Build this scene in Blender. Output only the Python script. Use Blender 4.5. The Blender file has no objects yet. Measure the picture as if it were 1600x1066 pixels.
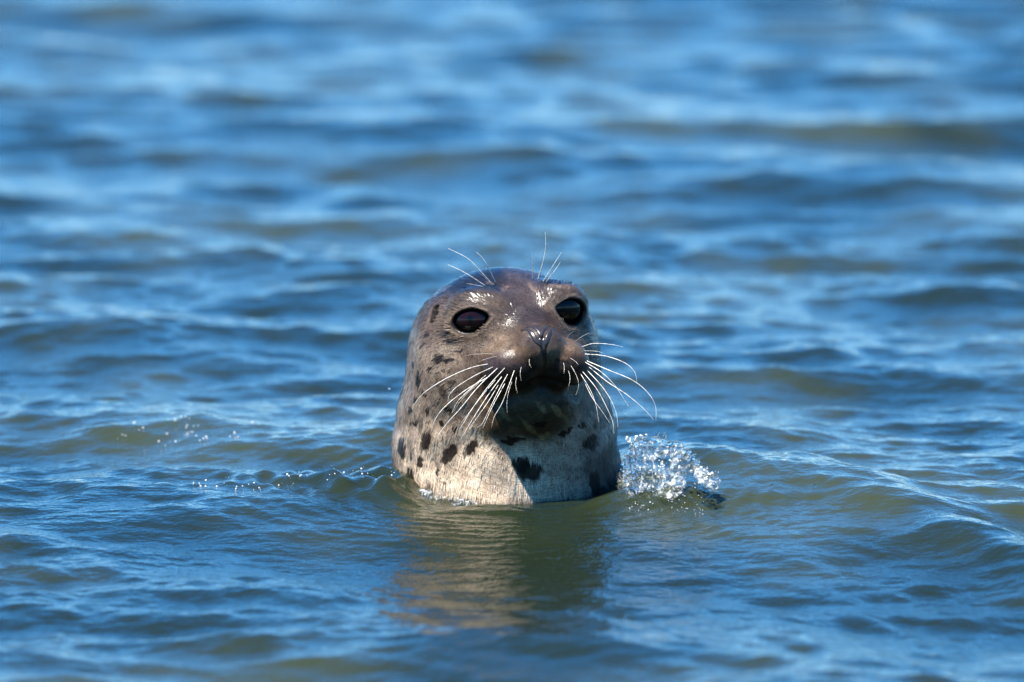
import bpy, math, random
import numpy as np
from mathutils import Vector, Matrix

random.seed(4)
RNG = np.random.default_rng(11)
scene = bpy.context.scene
COL = scene.collection
R = math.radians

# ------------------------------------------------------------------ camera
CAM_DIST, CAM_DOWN = 15.0, R(7.0)
TARGET = Vector((0.0, 0.0, 0.201))
cam_data = bpy.data.cameras.new('camera')
cam = bpy.data.objects.new('camera', cam_data)
COL.objects.link(cam)
cam.location = TARGET + Vector((0, -CAM_DIST * math.cos(CAM_DOWN), CAM_DIST * math.sin(CAM_DOWN)))
cam.rotation_euler = (TARGET - cam.location).to_track_quat('-Z', 'Y').to_euler()
cam_data.sensor_width = 36
cam_data.lens = 405
cam_data.clip_start = 0.5
cam_data.clip_end = 9000
cam_data.dof.use_dof = True
cam_data.dof.focus_distance = CAM_DIST - 0.10
cam_data.dof.aperture_fstop = 4.4
scene.camera = cam

# ------------------------------------------------------------------ sky and sun
SUN_DIR = Vector((-0.27, -0.30, 0.915)).normalized()       # towards the sun
elev = math.asin(SUN_DIR.z)
world = bpy.data.worlds.new('World')
scene.world = world
world.use_nodes = True
wn = world.node_tree
sky = wn.nodes.new('ShaderNodeTexSky')
sky.sky_type = 'NISHITA'
sky.sun_disc = False
sky.sun_elevation = elev
sky.sun_rotation = math.atan2(SUN_DIR.x, SUN_DIR.y)
sky.altitude = 5000
sky.air_density = 1.5
sky.dust_density = 0.0
sky.ozone_density = 10.0
sat = wn.nodes.new('ShaderNodeHueSaturation')          # a clear, deep blue day
sat.inputs['Saturation'].default_value = 1.21
sat.inputs['Hue'].default_value = 0.495
wn.links.new(sky.outputs[0], sat.inputs['Color'])
wn.links.new(sat.outputs[0], wn.nodes['Background'].inputs[0])
wn.nodes['Background'].inputs[1].default_value = 0.094

sun_data = bpy.data.lights.new('sun', 'SUN')
sun_data.energy = 5.0
sun_data.angle = R(0.53)
sun_data.color = (1.0, 0.95, 0.87)
sun = bpy.data.objects.new('sun', sun_data)
COL.objects.link(sun)
sun.rotation_euler = (-SUN_DIR).to_track_quat('-Z', 'Y').to_euler()

vs = scene.view_settings
vs.view_transform = 'Standard'
vs.look = 'None'
vs.exposure = 1.60
vs.gamma = 1.0
vs.use_curve_mapping = False
cy = scene.cycles
cy.use_denoising = True
cy.caustics_reflective = False
cy.caustics_refractive = False
cy.sample_clamp_indirect = 40
cy.max_bounces = 10
cy.transmission_bounces = 8
cy.transparent_max_bounces = 24

# ------------------------------------------------------------------ helpers
def link_mesh(name, verts, faces, mat, parent=None, smooth=True):
    """one mesh object from numpy vertices and an (n,3) or (n,4) face array"""
    verts = np.asarray(verts, dtype=np.float32)
    faces = np.asarray(faces, dtype=np.int32)
    me = bpy.data.meshes.new(name)
    nf, k = faces.shape
    me.vertices.add(len(verts)); me.vertices.foreach_set('co', verts.ravel())
    me.loops.add(nf * k); me.loops.foreach_set('vertex_index', faces.ravel())
    me.polygons.add(nf)
    me.polygons.foreach_set('loop_start', np.arange(0, nf * k, k, dtype=np.int32))
    me.polygons.foreach_set('loop_total', np.full(nf, k, dtype=np.int32))
    me.update(calc_edges=True)
    me.validate()
    if smooth:
        me.polygons.foreach_set('use_smooth', np.ones(len(me.polygons), dtype=bool))
    me.materials.append(mat)
    o = bpy.data.objects.new(name, me)
    COL.objects.link(o)
    if parent:
        o.parent = parent
    return o

def tag(o, label=None, cat=None, group=None, kind=None):
    if label: o['label'] = label
    if cat: o['category'] = cat
    if group: o['group'] = group
    if kind: o['kind'] = kind
    return o

def surface_nets(field, lo, h, closed_sign=-1):
    """quads of the zero surface of a sampled field (negative inside)"""
    nx, ny, nz = field.shape
    inside = field < 0
    cx, cy_, cz = nx - 1, ny - 1, nz - 1
    acc = np.zeros((cx, cy_, cz, 3), np.float32)
    cnt = np.zeros((cx, cy_, cz), np.float32)
    off = [(i, j, k) for i in (0, 1) for j in (0, 1) for k in (0, 1)]
    def sub(a, o):
        return a[o[0]:o[0] + cx, o[1]:o[1] + cy_, o[2]:o[2] + cz]
    for a in off:
        for ax in range(3):
            if a[ax]: continue
            b = list(a); b[ax] = 1
            fa, fb = sub(field, a), sub(field, b)
            m = sub(inside, a) != sub(inside, b)
            idx = np.nonzero(m)
            t = fa[idx] / (fa[idx] - fb[idx])
            p = np.empty((len(t), 3), np.float32)
            for q in range(3):
                p[:, q] = a[q]
            p[:, ax] = t
            acc[idx] += p
            cnt[idx] += 1
    act = np.nonzero(cnt > 0)
    vid = np.full((cx, cy_, cz), -1, np.int32)
    vid[act] = np.arange(len(act[0]))
    verts = (np.stack(act, 1) + acc[act] / cnt[act][:, None]) * h + np.asarray(lo)
    quads = []
    for ax in range(3):
        u, v = [(1, 2), (2, 0), (0, 1)][ax]
        sl_a = [slice(None)] * 3; sl_b = [slice(None)] * 3
        sl_a[ax] = slice(0, -1); sl_b[ax] = slice(1, None)
        m = inside[tuple(sl_a)] != inside[tuple(sl_b)]
        idx = np.stack(np.nonzero(m), 1)
        ok = (idx[:, u] > 0) & (idx[:, v] > 0) & (idx[:, u] < field.shape[u] - 1) & (idx[:, v] < field.shape[v] - 1)
        idx = idx[ok]
        flip = inside[tuple(idx.T)]
        def g(du, dv):
            k = idx.copy(); k[:, u] -= du; k[:, v] -= dv
            return vid[k[:, 0], k[:, 1], k[:, 2]]
        q = np.stack([g(1, 1), g(0, 1), g(0, 0), g(1, 0)], 1)
        q[~flip] = q[~flip][:, ::-1]
        quads.append(q)
    quads = np.concatenate(quads)
    quads = quads[(quads >= 0).all(1)]
    return verts, quads

def subdivide_quads(v, q):
    e = np.stack([q, np.roll(q, -1, 1)], 2).reshape(-1, 2)
    es = np.sort(e, 1)
    key = es[:, 0].astype(np.int64) * len(v) + es[:, 1]
    uk, inv = np.unique(key, return_inverse=True)
    ev = np.stack([uk // len(v), uk % len(v)], 1)
    mid = (v[ev[:, 0]] + v[ev[:, 1]]) / 2
    cen = v[q].mean(1)
    n0, n1 = len(v), len(v) + len(mid)
    em = inv.reshape(-1, 4) + n0
    c = np.arange(len(q)) + n1
    nq = np.concatenate([np.stack([q[:, k], em[:, k], c, em[:, k - 1]], 1) for k in range(4)])
    return np.concatenate([v, mid, cen]), nq

def tube(points, radii, sides=6):
    """a tapering tube along a polyline, capped to points"""
    P = [Vector(p) for p in points]
    V, F = [], []
    n = len(P)
    up = Vector((0.13, 0.37, 0.92)).normalized()
    for i, p in enumerate(P):
        t = (P[min(i + 1, n - 1)] - P[max(i - 1, 0)]).normalized()
        a = t.cross(up).normalized(); b = t.cross(a)
        for k in range(sides):
            w = 2 * math.pi * k / sides
            V.append(p + (a * math.cos(w) + b * math.sin(w)) * radii[i])
    for i in range(n - 1):
        for k in range(sides):
            k2 = (k + 1) % sides
            F.append((i * sides + k, i * sides + k2, (i + 1) * sides + k2, (i + 1) * sides + k))
    return np.array([v[:] for v in V]), np.array(F)

def spline(pts, n):
    """Catmull-Rom through pts"""
    pts = [Vector(p) for p in pts]
    P = [pts[0] * 2 - pts[1]] + pts + [pts[-1] * 2 - pts[-2]]
    out = []
    m = len(pts) - 1
    for i in range(n + 1):
        u = i / n * m
        k = min(int(u), m - 1); t = u - k
        a, b, c, d = P[k], P[k + 1], P[k + 2], P[k + 3]
        out.append(0.5 * ((2 * b) + (c - a) * t + (2 * a - 5 * b + 4 * c - d) * t * t + (3 * b - 3 * c + d - a) * t ** 3))
    return out

def smoothstep(a, b, x):
    t = np.clip((x - a) / (b - a), 0, 1)
    return t * t * (3 - 2 * t)

# ------------------------------------------------------------------ materials
class Nodes:
    def __init__(self, name):
        self.mat = bpy.data.materials.new(name)
        self.mat.use_nodes = True
        self.t = self.mat.node_tree
        self.p = self.t.nodes['Principled BSDF']
        self.out = self.t.nodes['Material Output']
    def add(self, kind, **inputs):
        n = self.t.nodes.new('ShaderNode' + kind)
        for k, v in inputs.items():
            self.set(n, k, v)
        return n
    def set(self, n, k, v):
        sock = n.inputs[int(k[1:])] if k[0] == 'i' and k[1:].isdigit() else n.inputs[k.replace('_', ' ')]
        if isinstance(v, bpy.types.NodeSocket): self.t.links.new(v, sock)
        else: sock.default_value = v
    def math(self, op, a, b=0.0, clamp=False):
        n = self.t.nodes.new('ShaderNodeMath'); n.operation = op; n.use_clamp = clamp
        self.set(n, 'i0', a); self.set(n, 'i1', b)
        return n.outputs[0]
    def vmath(self, op, a, b=(0, 0, 0)):
        n = self.t.nodes.new('ShaderNodeVectorMath'); n.operation = op
        self.set(n, 'i0', a)
        if op == 'SCALE': self.set(n, 'Scale', b)
        else: self.set(n, 'i1', b)
        return n.outputs['Value'] if op in ('LENGTH', 'DISTANCE') else n.outputs[0]
    def mix(self, f, a, b, blend='MIX'):
        n = self.t.nodes.new('ShaderNodeMix'); n.data_type = 'RGBA'; n.blend_type = blend
        self.set(n, 'i0', f); self.set(n, 'i6', a); self.set(n, 'i7', b)
        return n.outputs[2]
    def ramp(self, x, a, b, lo=0.0, hi=1.0):
        n = self.t.nodes.new('ShaderNodeMapRange'); n.interpolation_type = 'SMOOTHSTEP'
        for k, v in zip(('Value', 'From Min', 'From Max', 'To Min', 'To Max'), (x, a, b, lo, hi)):
            self.set(n, k, v)
        return n.outputs[0]
    def noise(self, vec, scale, detail=3, rough=0.5, dims='3D', w=None):
        n = self.t.nodes.new('ShaderNodeTexNoise'); n.noise_dimensions = dims
        self.set(n, 'Vector', vec); self.set(n, 'Scale', scale); self.set(n, 'Detail', detail); self.set(n, 'Roughness', rough)
        if w is not None: self.set(n, 'W', w)
        return n.outputs[0]

def water_material():
    n = Nodes('sea_water')
    pos = n.add('NewGeometry').outputs['Position']
    stretch = n.vmath('ADD', n.vmath('MULTIPLY', pos, (1.0, 0.55, 0.0)), (34.5, 13.75, 0.4))
    cloud = n.noise(stretch, 2.3, 3)
    n.set(n.p, 'Base Color', n.mix(n.ramp(cloud, 0.42, 0.66), (0.0075, 0.012, 0.0062, 1), (0.024, 0.029, 0.0105, 1)))
    n.set(n.p, 'Roughness', 0.075)
    n.set(n.p, 'IOR', 1.333)
    r1 = n.noise(n.vmath('MULTIPLY', pos, (1.0, 1.0, 0.0)), 38, 3, 0.55)
    r2 = n.noise(n.vmath('MULTIPLY', pos, (1.0, 1.3, 0.0)), 120, 2, 0.5)
    b = n.add('Bump', Strength=1.0, Distance=0.0035, Height=r1)
    b2 = n.add('Bump', Strength=1.0, Distance=0.0005, Height=r2, Normal=b.outputs[0])
    n.set(n.p, 'Normal', b2.outputs[0])
    return n.mat

NOSE = Vector((0.037, -0.165, 0.225))

def fur_material():
    n = Nodes('wet_spotted_fur')
    pos = n.add('NewGeometry').outputs['Position']
    att = n.add('Attribute'); att.attribute_name = 'fur'
    rel = n.vmath('SUBTRACT', pos, tuple(NOSE))
    d = n.vmath('NORMALIZE', rel)
    s = n.vmath('LENGTH', rel)
    hair = n.noise(d, 95, 2, 0.6, '4D', n.math('MULTIPLY', s, 150))
    hair2 = n.noise(d, 30, 2, 0.5, '4D', n.math('MULTIPLY', s, 45))
    blot = n.noise(pos, 45, 4, 0.6)
    col = n.mix(1.0, att.outputs['Color'], n.mix(n.ramp(hair, 0.35, 0.65), (0.60, 0.57, 0.55, 1), (1.30, 1.28, 1.25, 1)), 'MULTIPLY')
    col = n.mix(1.0, col, n.mix(n.ramp(hair2, 0.37, 0.63), (0.58, 0.55, 0.54, 1), (1.25, 1.25, 1.22, 1)), 'MULTIPLY')
    col = n.mix(1.0, col, n.mix(n.ramp(blot, 0.40, 0.62), (0.68, 0.64, 0.63, 1), (1.15, 1.15, 1.15, 1)), 'MULTIPLY')
    n.set(n.p, 'Base Color', col)
    n.set(n.p, 'Roughness', n.ramp(hair, 0.2, 0.8, 0.36, 0.52))
    n.set(n.p, 'Specular IOR Level', 0.06)
    n.set(n.p, 'Coat Weight', att.outputs['Alpha'])
    n.set(n.p, 'Coat Roughness', 0.20)
    n.set(n.p, 'Coat IOR', 1.42)
    grain = n.noise(pos, 700, 2, 0.6)
    b = n.add('Bump', Strength=0.8, Distance=0.0004, Height=hair)
    b2 = n.add('Bump', Strength=0.5, Distance=0.002, Height=blot, Normal=b.outputs[0])
    b4 = n.add('Bump', Strength=0.5, Distance=0.0012, Height=blot)
    b3 = n.add('Bump', Strength=0.8, Distance=0.00045, Height=grain, Normal=b4.outputs[0])
    n.set(n.p, 'Normal', b2.outputs[0])
    n.set(n.p, 'Coat Normal', b3.outputs[0])
    return n.mat

def tuft_material():
    n = Nodes('wet_fur_tufts')
    att = n.add('Attribute'); att.attribute_name = 'fur'
    n.set(n.p, 'Base Color', att.outputs['Color'])
    n.set(n.p, 'Roughness', 0.5)
    n.set(n.p, 'Specular IOR Level', 0.08)
    n.set(n.p, 'Coat Weight', att.outputs['Alpha'])
    n.set(n.p, 'Coat Roughness', 0.20)
    n.set(n.p, 'Coat IOR', 1.42)
    return n.mat

def simple(name, col, rough, **kw):
    n = Nodes(name)
    n.set(n.p, 'Base Color', (*col, 1)); n.set(n.p, 'Roughness', rough)
    for k, v in kw.items(): n.set(n.p, k, v)
    return n.mat

def whisker_material():
    n = Nodes('whisker_keratin')
    pos = n.add('NewGeometry').outputs['Position']
    k = n.noise(pos, 220, 1)
    n.set(n.p, 'Base Color', n.mix(n.ramp(k, 0.35, 0.6), (0.55, 0.48, 0.38, 1), (0.86, 0.82, 0.74, 1)))
    n.set(n.p, 'Roughness', 0.35)
    n.set(n.p, 'Subsurface Weight', 0.0)
    return n.mat

def splash_material():
    n = Nodes('clear_splash_water')
    n.set(n.p, 'Base Color', (0.97, 0.985, 1.0, 1))
    n.set(n.p, 'Transmission Weight', 1.0)
    n.set(n.p, 'IOR', 1.333)
    n.set(n.p, 'Roughness', 0.03)
    n.set(n.p, 'Alpha', 0.6)
    return n.mat

def churn_material():
    n = Nodes('churned_water')
    pos = n.add('NewGeometry').outputs['Position']
    a = n.noise(n.vmath('MULTIPLY', pos, (1.0, 1.0, 0.5)), 75, 5, 0.7)
    g = n.noise(pos, 260, 3, 0.6)
    n.set(n.p, 'Base Color', n.mix(n.ramp(a, 0.42, 0.60), (0.14, 0.155, 0.08, 1), (0.62, 0.64, 0.65, 1)))
    n.set(n.p, 'Alpha', n.ramp(n.math('ADD', n.math('MULTIPLY', a, 0.6), n.math('MULTIPLY', g, 0.4)), 0.46, 0.64, 0.04, 0.62))
    n.set(n.p, 'Roughness', 0.10)
    n.set(n.p, 'IOR', 1.333)
    b = n.add('Bump', Strength=0.8, Distance=0.0009, Height=g)
    n.set(n.p, 'Normal', b.outputs[0])
    return n.mat
MAT_CHURN = churn_material()
MAT_FOAM = simple('aerated_white_water', (0.93, 0.92, 0.90), 0.12, IOR=1.333, Transmission_Weight=0.3, Alpha=0.75)
MAT_WATER = water_material()
MAT_FUR = fur_material()
MAT_TUFT = tuft_material()
MAT_WHISK = whisker_material()
MAT_SPLASH = splash_material()
MAT_NOSE = simple('wet_nose_skin', (0.020, 0.017, 0.018), 0.28)

# ------------------------------------------------------------------ the sea: one sheet to the horizon
def graded(fine_lo, fine_hi, step, far, growth=1.25, mids=()):
    """fine even spacing in the middle, growing outwards to +-far"""
    c = [fine_lo]
    def st(v):
        s = step
        for lo, hi, m in mids:
            if lo <= v < hi: s = m
        return s
    while c[-1] < fine_hi: c.append(c[-1] + st(c[-1]))
    s = c[-1] - c[-2]
    while c[-1] < far: s *= growth; c.append(c[-1] + s)
    l = [c[0]]; s = c[1] - c[0]
    while l[-1] > -far: s *= growth; l.append(l[-1] - s)
    return np.array(l[:0:-1] + c)

xs = graded(-3.0, 3.0, 0.016, 5000, 1.22, [(-1.3, 1.3, 0.008), (-0.72, 0.72, 0.0042)])
ys = graded(-3.2, 13.0, 0.02, 5000, 1.22, [(-3.2, -1.3, 0.010), (-1.3, 0.7, 0.006), (0.7, 3.0, 0.011), (6.0, 13.0, 0.030)])
GX, GY = np.meshgrid(xs.astype(np.float32), ys.astype(np.float32), indexing='ij')
dx = np.gradient(xs)[:, None]; dy = np.gradient(ys)[None, :]
SP = np.maximum(dx, dy).astype(np.float32)
H = np.zeros_like(GX); DX = np.zeros_like(GX); DY = np.zeros_like(GX)
seal_dist = np.sqrt(GX ** 2 + (GY / 1.1) ** 2)
front = np.exp(-(GX / 0.33) ** 2 - ((GY + 0.36) / 0.34) ** 2)
patch = 1.0 - 0.72 * front
wr = np.random.default_rng(23)
WIND = R(-116)                                   # the waves run towards the viewer and to the left
bands = [(5.0, 2.2, 5, 0.003, 18), (2.2, 1.0, 10, 0.008, 30), (1.0, 0.5, 16, 0.013, 45), (0.5, 0.22, 26, 0.021, 52),
         (0.22, 0.10, 30, 0.028, 58), (0.10, 0.05, 26, 0.027, 65), (0.05, 0.026, 18, 0.018, 70)]
for l0, l1, cnt, slope, spread in bands:
    for _ in range(cnt):
        lam = l1 + (l0 - l1) * wr.random()
        th = WIND + R(spread) * wr.normal() * 0.8
        k = 2 * math.pi / lam
        amp = slope / k * (0.6 + 0.8 * wr.random()) * 1.5 / math.sqrt(cnt / 8)
        ph = wr.random() * 2 * math.pi
        cx, sx = math.cos(th), math.sin(th)
        fade = smoothstep(2.5, 5.0, lam / SP)
        if lam < 0.25: 
            # gusts: the small ripples come and go over the surface
            g = 0.5 + 0.5 * np.sin(GX * (1.3 + wr.random()) + ph) * np.sin(GY * (0.7 + wr.random()) + 2 * ph)
            fade = fade * (0.45 + 0.8 * g)
            fade = fade * patch
        else:
            fade = fade * (1.0 - 0.6 * front)
        arg = k * (GX * cx + GY * sx) + ph
        # slow bending of the crests so that no wave is a straight ruled line
        arg = arg + 0.9 * np.sin(GX * (0.9 + wr.random()) / max(lam, 0.15) ** 0.6 + ph * 3)
        a = amp * fade
        H += a * np.sin(arg)
        if lam > 0.2:
            DX += 0.75 * a * cx * np.cos(arg); DY += 0.75 * a * sx * np.cos(arg)

def ridge(pts, wf, wb, lo=None):
    """a crest running along x: pts = (x, depth towards the viewer, height)"""
    p = np.array(pts)
    yc = -np.interp(GX, p[:, 0], p[:, 1]); hc = np.interp(GX, p[:, 0], p[:, 2])
    d = GY - yc
    return hc * np.where(d < 0, np.exp(-(d / wf) ** 2), np.exp(-(d / wb) ** 2))

near = np.exp(-(GX / 1.1) ** 4)
FD = -GY
H += near * -0.022 * smoothstep(0.12, 0.85, FD) * (1 - smoothstep(1.1, 2.2, FD))
H += ridge([(0.10, -0.1, 0.0), (0.17, -0.2, 0.035), (0.27, -0.15, 0.038), (0.37, -0.1, 0.032), (0.5, 0.1, 0.026), (0.58, 0.35, 0.020), (0.7, 0.7, 0.012), (0.9, 0.9, 0.0)], 0.20, 0.22)
H += ridge([(-0.62, -0.2, 0.0), (-0.5, -0.25, 0.012), (-0.375, -0.35, 0.022), (-0.28, -0.45, 0.026), (-0.15, -0.45, 0.026), (-0.02, -0.4, 0.0)], 0.33, 0.22)
H += ridge([(-0.62, -0.6, 0.0), (-0.54, -0.6, 0.018), (-0.42, -0.58, 0.030), (-0.36, -0.58, 0.016), (-0.3, -0.55, 0.0)], 0.11, 0.2)
H += ridge([(-0.9, 0.5, 0.0), (-0.5, 0.70, 0.008), (-0.2, 0.90, 0.017), (0.12, 1.12, 0.019), (0.4, 1.2, 0.012), (0.9, 1.3, 0.0)], 0.40, 0.16)
H += ridge([(-0.42, -0.05, 0.0), (-0.33, -0.03, 0.010), (-0.25, 0.0, 0.020), (-0.19, 0.02, 0.026), (-0.14, 0.03, 0.020), (-0.05, 0.0, 0.0)], 0.075, 0.09) * (
    1 + 0.35 * np.sin(GX * 70 + 2 * np.sin(GY * 40)) + 0.2 * np.sin(GX * 150 + GY * 60))
# the mound under the splash at the viewer's right of the neck
H += 0.020 * np.exp(-((GX - 0.205) / 0.055) ** 2 - ((FD - 0.13) / 0.05) ** 2) * (1 + 0.25 * np.sin(GX * 190 + 2 * np.sin(GY * 120)) * np.sin(GY * 170))
# fine rings running out from the neck
H += 0.0009 * np.sin(seal_dist * 2 * np.pi / 0.028 + 1.5 * np.sin(3 * np.arctan2(GY, GX))) * np.exp(-((seal_dist - 0.26) / 0.16) ** 2)
# the ring of water that the neck pushes up
H += 0.012 * np.exp(-((seal_dist - 0.175) / 0.03) ** 2) * (0.6 + 0.4 * np.sin(7 * np.arctan2(GY, GX) + 1))
nx, ny = GX.shape
V = np.stack([GX + DX, GY + DY, H], -1).reshape(-1, 3)
I = np.arange(nx * ny).reshape(nx, ny)
Q = np.stack([I[:-1, :-1], I[1:, :-1], I[1:, 1:], I[:-1, 1:]], -1).reshape(-1, 4)
water = link_mesh('water', V, Q, MAT_WATER)
tag(water, 'rippled blue and olive green sea water around the seal', 'water', kind='structure')

def water_z(x, y):
    i = min(max(np.searchsorted(xs, x), 0), nx - 1); j = min(max(np.searchsorted(ys, y), 0), ny - 1)
    return float(H[i, j])

# ------------------------------------------------------------------ the seal, sculpted as a distance field
# coordinates: x to the viewer's right, f towards the viewer (-y), z up
def ell(x, f, z, c, r, yaw=0.0, pitch=0.0, roll=0.0):
    X, F, Z = x - c[0], f - c[1], z - c[2]
    if yaw:
        s, k = math.sin(R(yaw)), math.cos(R(yaw)); X, F = X * k - F * s, X * s + F * k
    if pitch:
        s, k = math.sin(R(pitch)), math.cos(R(pitch)); F, Z = F * k + Z * s, -F * s + Z * k
    if roll:
        s, k = math.sin(R(roll)), math.cos(R(roll)); X, Z = X * k + Z * s, -X * s + Z * k
    k0 = np.sqrt((X / r[0]) ** 2 + (F / r[1]) ** 2 + (Z / r[2]) ** 2)
    k1 = np.sqrt((X / r[0] ** 2) ** 2 + (F / r[1] ** 2) ** 2 + (Z / r[2] ** 2) ** 2)
    return k0 * (k0 - 1) / np.maximum(k1, 1e-6)

def cone(x, f, z, a, ra, b, rb):
    ax, af, az = a; bx, bf, bz = b
    vx, vf, vz = bx - ax, bf - af, bz - az
    t = np.clip(((x - ax) * vx + (f - af) * vf + (z - az) * vz) / (vx * vx + vf * vf + vz * vz), 0, 1)
    return np.sqrt((x - ax - t * vx) ** 2 + (f - af - t * vf) ** 2 + (z - az - t * vz) ** 2) - (ra + (rb - ra) * t)

def smin(a, b, k):
    h = np.maximum(k - np.abs(a - b), 0) / k
    return np.minimum(a, b) - h * h * k * 0.25

def smax(a, b, k):
    return -smin(-a, -b, k)

LZ = [-0.45, -0.30, -0.15, -0.05, 0.0, 0.03, 0.07, 0.111, 0.145, 0.185, 0.25]
LA = [0.175, 0.178, 0.170, 0.155, 0.152, 0.150, 0.1475, 0.141, 0.131, 0.118, 0.09]
LB = [0.185, 0.190, 0.175, 0.152, 0.142, 0.136, 0.130, 0.125, 0.121, 0.110, 0.08]
LF = [-0.070, -0.060, -0.050, -0.042, -0.036, -0.031, -0.022, -0.012, -0.005, 0.0, 0.0]
LX = [-0.004, -0.004, -0.004, -0.005, -0.006, -0.0067, -0.0083, -0.009, -0.012, -0.011, -0.010]
_zz = np.linspace(-0.45, 0.25, 141)
def _sm(v):
    y = np.interp(_zz, LZ, v)
    k = np.ones(9) / 9
    for _ in range(2):
        y = np.convolve(np.pad(y, 4, 'edge'), k, 'valid')
    return y
LAs, LBs, LXs, LFs = _sm(LA), _sm(LB), _sm(LX), _sm(LF)

def sdf_base(x, f, z):
    d = ell(x, f, z, (-0.0105, 0.0, 0.184), (0.1255, 0.125, 0.1135))
    a, b, cx = np.interp(z, _zz, LAs), np.interp(z, _zz, LBs), np.interp(z, _zz, LXs)
    rho = np.sqrt(((x - cx) / a) ** 2 + ((f - np.interp(z, _zz, LFs)) / b) ** 2)
    loft = (rho - 1) * np.minimum(a, b)
    loft = smax(loft, z - 0.20, 0.04)
    loft = smax(loft, -0.16 - z, 0.05)
    d = smin(d, loft, 0.012)
    # muzzle, lower jaw, throat
    d = smin(d, cone(x, f, z, (0.006, 0.055, 0.200), 0.066, (0.034, 0.138, 0.207), 0.030), 0.028)
    d = smin(d, ell(x, f, z, (0.022, 0.076, 0.128), (0.060, 0.056, 0.050), yaw=15), 0.030)
    d = smin(d, ell(x, f, z, (0.029, 0.102, 0.136), (0.040, 0.034, 0.032), yaw=15), 0.020)
    # cheeks
    d = smin(d, ell(x, f, z, (-0.055, 0.052, 0.165), (0.052, 0.050, 0.055), yaw=-20), 0.03)
    # whisker pads
    d = smin(d, ell(x, f, z, (0.000, 0.134, 0.184), (0.041, 0.035, 0.033), yaw=-10, roll=14), 0.012)
    d = smin(d, ell(x, f, z, (0.066, 0.124, 0.187), (0.035, 0.033, 0.033), yaw=38, roll=-14), 0.012)
    # nose bridge end
    d = smin(d, ell(x, f, z, (0.0365, 0.150, 0.216), (0.027, 0.019, 0.021), yaw=15), 0.014)
    # brows
    d = smin(d, ell(x, f, z, (-0.042, 0.086, 0.262), (0.034, 0.022, 0.016), yaw=-20, pitch=-20, roll=-8), 0.022)
    d = smin(d, ell(x, f, z, (0.060, 0.056, 0.270), (0.028, 0.026, 0.015), yaw=45, pitch=-20), 0.022)
    # soft folds of the neck
    fold = 0.0020 * np.sin(x * 42 + 2 * np.sin(z * 33)) * np.sin(z * 52 + f * 24 + 1.5 * np.sin(x * 30))
    return d + fold * smoothstep(0.14, 0.09, z)

SC, TILT = 1200.0, CAM_DOWN
def on_seal_many(pp, fn=sdf_base):
    """front-view measures (1200 units to the metre, waterline at 773) to the points of the seal's skin behind them"""
    pp = np.asarray(pp, dtype=np.float64)
    u = (pp[:, 0] - 800) / SC; v = (773 - pp[:, 1]) / SC
    c, s = math.cos(TILT), math.sin(TILT)
    t = np.full(len(pp), 0.30)
    for _ in range(90):
        k = 1 - t / CAM_DIST
        x, f, z = u * k, t * c, v * k / c + t * s
        d = fn(x, f, z)
        t = np.where(d > 0.0004, t - np.maximum(d * 0.8, 0.0003), t)
        t = np.maximum(t, -0.25)
    return np.stack([x, f, z], 1)

def on_seal(px, py, fn=sdf_base):
    return Vector(on_seal_many([(px, py)], fn)[0])

def normals_at(P, fn=sdf_base, e=0.002):
    x, f, z = np.asarray(P, dtype=np.float64).T
    g = np.stack([fn(x + e, f, z) - fn(x - e, f, z), fn(x, f + e, z) - fn(x, f - e, z), fn(x, f, z + e) - fn(x, f, z - e)], 1)
    return g / np.linalg.norm(g, axis=1)[:, None]

def normal_at(p, fn=sdf_base, e=0.002):
    return Vector(normals_at([tuple(p)], fn, e)[0])

EYES = []
for (px, py, hw, hh, roll, inner) in ((737, 498, 0.0232, 0.0152, 8, 1), (888, 483, 0.0230, 0.0170, -6, -1)):
    p = on_seal(px, py); n = normal_at(p, e=0.012)
    # the eyes look more forward than the skull's surface there
    n = (n * 0.75 + Vector((0.22, 0.95, 0.18)) * 0.35).normalized()
    side = Vector((n.y, -n.x, 0)).normalized()
    up = side.cross(n).normalized()
    if up.z < 0: up = -up
    c, s = math.cos(R(roll)), math.sin(R(roll))
    side, up = side * c + up * s, up * c - side * s
    EYES.append((p, n, side, up, hw, hh, inner))

def local(x, f, z, e):
    p, n, side, up, hw, hh, inner = e
    X, F, Z = x - p.x, f - p.y, z - p.z
    return (X * side.x + F * side.y + Z * side.z, X * up.x + F * up.y + Z * up.z, X * n.x + F * n.y + Z * n.z)

def seg_px(pts, fn=sdf_base):
    return [Vector(q) for q in on_seal_many(pts, fn)]

NOSTRIL_L = seg_px([(818, 511), (827, 511), (836, 516), (842, 526)])
NOSTRIL_R = seg_px([(864, 509), (858, 511), (853, 517), (849, 526)])
PHILTRUM = seg_px([(847, 528), (850, 545), (852, 562), (853, 580)])
MOUTH = seg_px([(776, 631), (790, 624), (812, 609), (830, 598), (852, 593), (874, 597), (890, 606), (901, 616)])
EAR = seg_px([(676, 497), (679, 489), (680, 481)])

def poly_dist(x, f, z, pts):
    d = None
    for a, b in zip(pts[:-1], pts[1:]):
        e = cone(x, f, z, tuple(a), 0.0, tuple(b), 0.0)
        d = e if d is None else np.minimum(d, e)
    return d

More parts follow.
